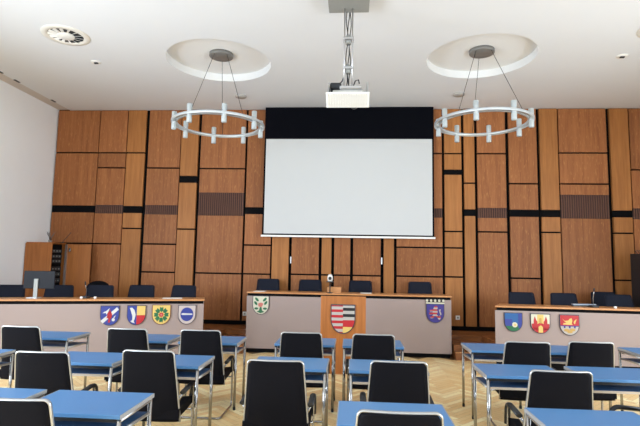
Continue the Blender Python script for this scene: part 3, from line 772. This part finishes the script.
# rack cabinet
t = thing('rack_cabinet', 'brown equipment cabinet with open black rack at the left wall', 'cabinet', (-6.34, 9.62, DZ))
H = 1.62
b = MB(); b.box(-.28, .28, -.22, -.20, 0, H); b.build('side_panel', 'lect', t)
b = MB(); b.box(-.28, .28, .26, .28, 0, H); b.build('side_panel', 'lect', t)
b = MB(); b.box(-.28, -.26, -.199, .259, 0, H); b.build('back_panel', 'black', t)
b = MB(); b.box(-.28, .28, -.199, .259, H, H+.02); b.build('top_panel', 'lect', t)
b = MB(); b.box(-.26, .20, -.19, .25, .02, H-.02); b.build('rack_interior', 'black', t)
for i, z in enumerate((.82, .95, 1.06, 1.22, 1.32, 1.43)):
    b = MB(); b.box(.20, .235, -.15, .21, z, z+(.085 if i < 3 else .07), .004); rg = b.build('rack_unit', 'darkp', t)
    for yk in (-.08, .02, .12):
        b = MB(); b.cyl((.235, yk, z+.04), (.25, yk, z+.04), .014, 12); b.build('knob', 'bgrey', rg)
b = MB(); b.box(.285, .83, .262, .28, 0.02, H-.01); dr = b.build('door', 'lect', t)
b = MB(); b.box(.285, .32, .225, .2615, .02, H-.01); b.build('door_edge_profile', 'alu', dr)
b = MB(); b.box(.36, .40, .225, .2615, H-.16, H-.08, .006); b.build('hinge', 'chrome', dr)
b = MB(); b.tube([(-6.04, 9.70, DZ+H+.02), (-5.98, 9.70, DZ+H+.10), (-5.86, 9.70, DZ+H+.24)], .006, None, 8); b.box(-6.07, -6.01, 9.67, 9.73, DZ+H+.0202, DZ+H+.035)
tag(b.build('rod_antenna', 'darkp'), 'thin black antenna leaning right on top of the rack cabinet', 'antenna')
t = thing('dried_grass', 'small tuft of thin grey grass on top of the rack cabinet', 'plant', (-6.30, 9.70, DZ+H+.02))
b = MB(); b.lathe([(0, 0), (.03, 0), (.036, .05), (0, .05)], (0, 0, 0), 16); b.build('pot', 'bgrey', t)
b = MB()
for i in range(12):
    a = 2*PI*i/12; b.tube([(0, 0, .04), (.03*math.cos(a), .03*math.sin(a), .12), ((.07+.05*random.random())*math.cos(a), .06*math.sin(a), .15+.1*random.random())], .0025, None, 5)
b.build('blades', 'rackgear', t)

# monitor on the left podium, seen from behind
mx, my = onL(-5.0, 0)[0], onL(-5.0, 0)[1] + .24
t = thing('monitor', 'dark computer monitor seen from behind on the left podium', 'monitor', (-5.05, 7.56, 1.02), angL*0.4)
b = MB(); b.box(-.245, .245, 0, .03, .15, .435, .008); b.build('display_back', 'mongrey', t)
b = MB(); b.box(-.07, -.005, -.022, -.0005, .01, .31, .006); b.build('stand_column', 'bgrey', t)
b = MB(); b.box(-.15, .02, -.07, .09, 0, .012, .004); b.build('stand_base', 'silver', t)

# microphones, papers and the other desk items
def goose(label, loc, lean, zt):
    t = thing('gooseneck_microphone', label, 'microphone', loc)
    b = MB(); b.box(-.055, .055, -.06, .06, 0, .03, .008); b.build('base', 'darkp', t)
    b = MB(); b.tube([(0, .02, .03), (0, .02, .15), (lean*.5, 0, zt-.06), (lean, -.02, zt)], .005, None, 8); b.build('stem', 'alu', t)
    b = MB(); b.cyl((lean, -.02, zt-.002), (lean*1.1, -.035, zt+.05), .011, 12); b.build('capsule', 'darkp', t)
goose('thin microphone on the left podium beside the office chair', (-4.375, 7.775, 1.02), 0.0, .22)
goose('thin microphone on the right podium beside grey laptop', (3.97, 8.32, 1.02), 0.0, .26)
t = thing('laptop', 'closed grey laptop lying on the right podium', 'laptop', (3.86, 8.43, 1.02), .03)
b = MB(); b.box(-.19, .19, -.03, .04, 0, .018, .004); b.build('base', 'darkp', t)
b = MB(); b.box(-.19, .19, -.03, .04, .0185, .042, .004); b.build('lid', 'laptop', t)
t = bpy.data.objects['laptop']
for x, y, lb in ((-4.40, 7.70, 'small white block on the left podium left of the thin microphone'), (-4.20, 7.76, 'small white block on the left podium right of the thin microphone'), (4.25, 8.21, 'small white block on the right podium')):
    b = MB(); b.box(x-.018, x+.018, y-.015, y+.015, 1.02, 1.05, .004); tag(b.build('desk_block', 'white'), lb, 'block', 'small white blocks on the podiums')
for x, y, z, w_, d_, r_, lb in ((-1.74, 9.16, 1.105, .21, .26, 0, 'white paper at left end of the centre podium'), (.27, 9.3, 1.105, .21, .24, 0, 'white paper on the centre podium right of the lectern'), (-3.05, 8.15, 1.02, .32, .2, angL, 'white paper near right end of the left podium')):
    b = MB(); b.box(-w_/2, w_/2, -d_/2, d_/2, 0, .004); o = b.build('paper_sheet', 'paper', None, (x, y, z)); o.rotation_euler = (0, 0, r_); tag(o, lb, 'paper')
# camera and box on the centre podium behind the lectern
b = MB(); b.box(-.46, -.20, 9.12, 9.30, 1.105, 1.215, .006); tag(b.build('wooden_box', 'ledge'), 'small light wooden box on the centre podium behind the lectern', 'box')
t = thing('desk_camera', 'small white and black camera on a stem behind the lectern', 'camera', (-.405, 9.06, 1.105))
b = MB(); b.cyl((0, 0, 0), (0, 0, .015), .05, 20); b.cyl((0, 0, .015), (0, 0, .20), .012, 12); b.build('stem', 'darkp', t)
b = MB(); b.box(-.07, .07, -.05, .05, .20, .218, .004); b.build('foot_plate', 'darkp', t)
b = MB(); b.lathe([(0, .2185), (.04, .2185), (.052, .26), (.048, .31), (.03, .342), (0, .35)], (0, 0, 0), 24); hd = b.build('camera_head', 'white', t)
b = MB(); b.cyl((0, -.056, .275), (0, -.03, .275), .03, 20); b.build('lens', 'darkp', hd)
# black cabinet at right edge
t = thing('loudspeaker', 'tall black box cut off at the right edge against the wood wall', 'loudspeaker', (5.53, 9.62, DZ))
b = MB(); b.box(-.14, .30, -.18, .18, .0, 1.60, .01); b.build('body', 'darkp', t)
b = MB(); b.box(-.12, .28, -.192, -.1805, .08, 1.54); b.build('front_cover', 'black', t)
b = MB()
for i in range(7): b.tube([(-.10+.05*i, 0, 1.60), (-.13+.05*i, .02, 1.65), (-.10+.06*i, -.02, 1.665)], .008, None, 6)
b.build('cable_tangle', 'darkp', t)

# ------------------------------------------------------------------ light
W_ = bpy.data.worlds.new('World'); bpy.context.scene.world = W_; W_.use_nodes = True
bg = W_.node_tree.nodes['Background']; bg.inputs['Color'].default_value = (0.75, 0.86, 1.0, 1); bg.inputs['Strength'].default_value = 1.0
def area(name, loc, rot_, sx, sy, power, color):
    l = bpy.data.lights.new(name, 'AREA'); l.shape = 'RECTANGLE'; l.size = sx; l.size_y = sy; l.energy = power; l.color = color
    o = bpy.data.objects.new(name, l); C.objects.link(o); o.location = loc; o.rotation_euler = rot_
    return o
TI = math.radians(-14); TL_ = math.radians(-7)
for (a, c), pw in zip(LW, (250, 265, 200, 45)): area('window_light', (XL+.42, (a+c)/2, 2.0), (0, -PI/2 - TL_, 0), 2.2, 1.7, pw, (0.81, 0.95, 1.12))
for (a, c), pw in zip(RW, (165, 165, 135, 85)): area('window_light', (XR-.42, (a+c)/2, 2.0), (0, PI/2 + TI, 0), 2.2, 1.7, pw, (0.84, 0.955, 1.08))

# ------------------------------------------------------------------ camera
f_, p_, y_, r_, h_ = 482.616, 0.100267, 0.067865, 0.017599, 1.6861
fv = Vector((-math.sin(y_)*math.cos(p_), math.cos(y_)*math.cos(p_), math.sin(p_)))
r0 = Vector((math.cos(y_), math.sin(y_), 0)); u0 = r0.cross(fv)
rr = math.cos(r_)*r0 + math.sin(r_)*u0; uu = -math.sin(r_)*r0 + math.cos(r_)*u0
cd = bpy.data.cameras.new('camera'); cd.sensor_fit = 'HORIZONTAL'; cd.sensor_width = 36; cd.lens = 36*f_/640
cam = bpy.data.objects.new('camera', cd); C.objects.link(cam)
cam.matrix_world = Matrix(((rr.x, uu.x, -fv.x, 0), (rr.y, uu.y, -fv.y, 0), (rr.z, uu.z, -fv.z, h_), (0, 0, 0, 1)))
sc = bpy.context.scene; sc.camera = cam
sc.view_settings.view_transform = 'Standard'; sc.view_settings.look = 'None'; sc.view_settings.gamma = 1.0
sc.view_settings.use_curve_mapping = False; sc.view_settings.exposure = 0.15
sc.cycles.use_denoising = True; sc.cycles.max_bounces = 10; sc.cycles.diffuse_bounces = 6
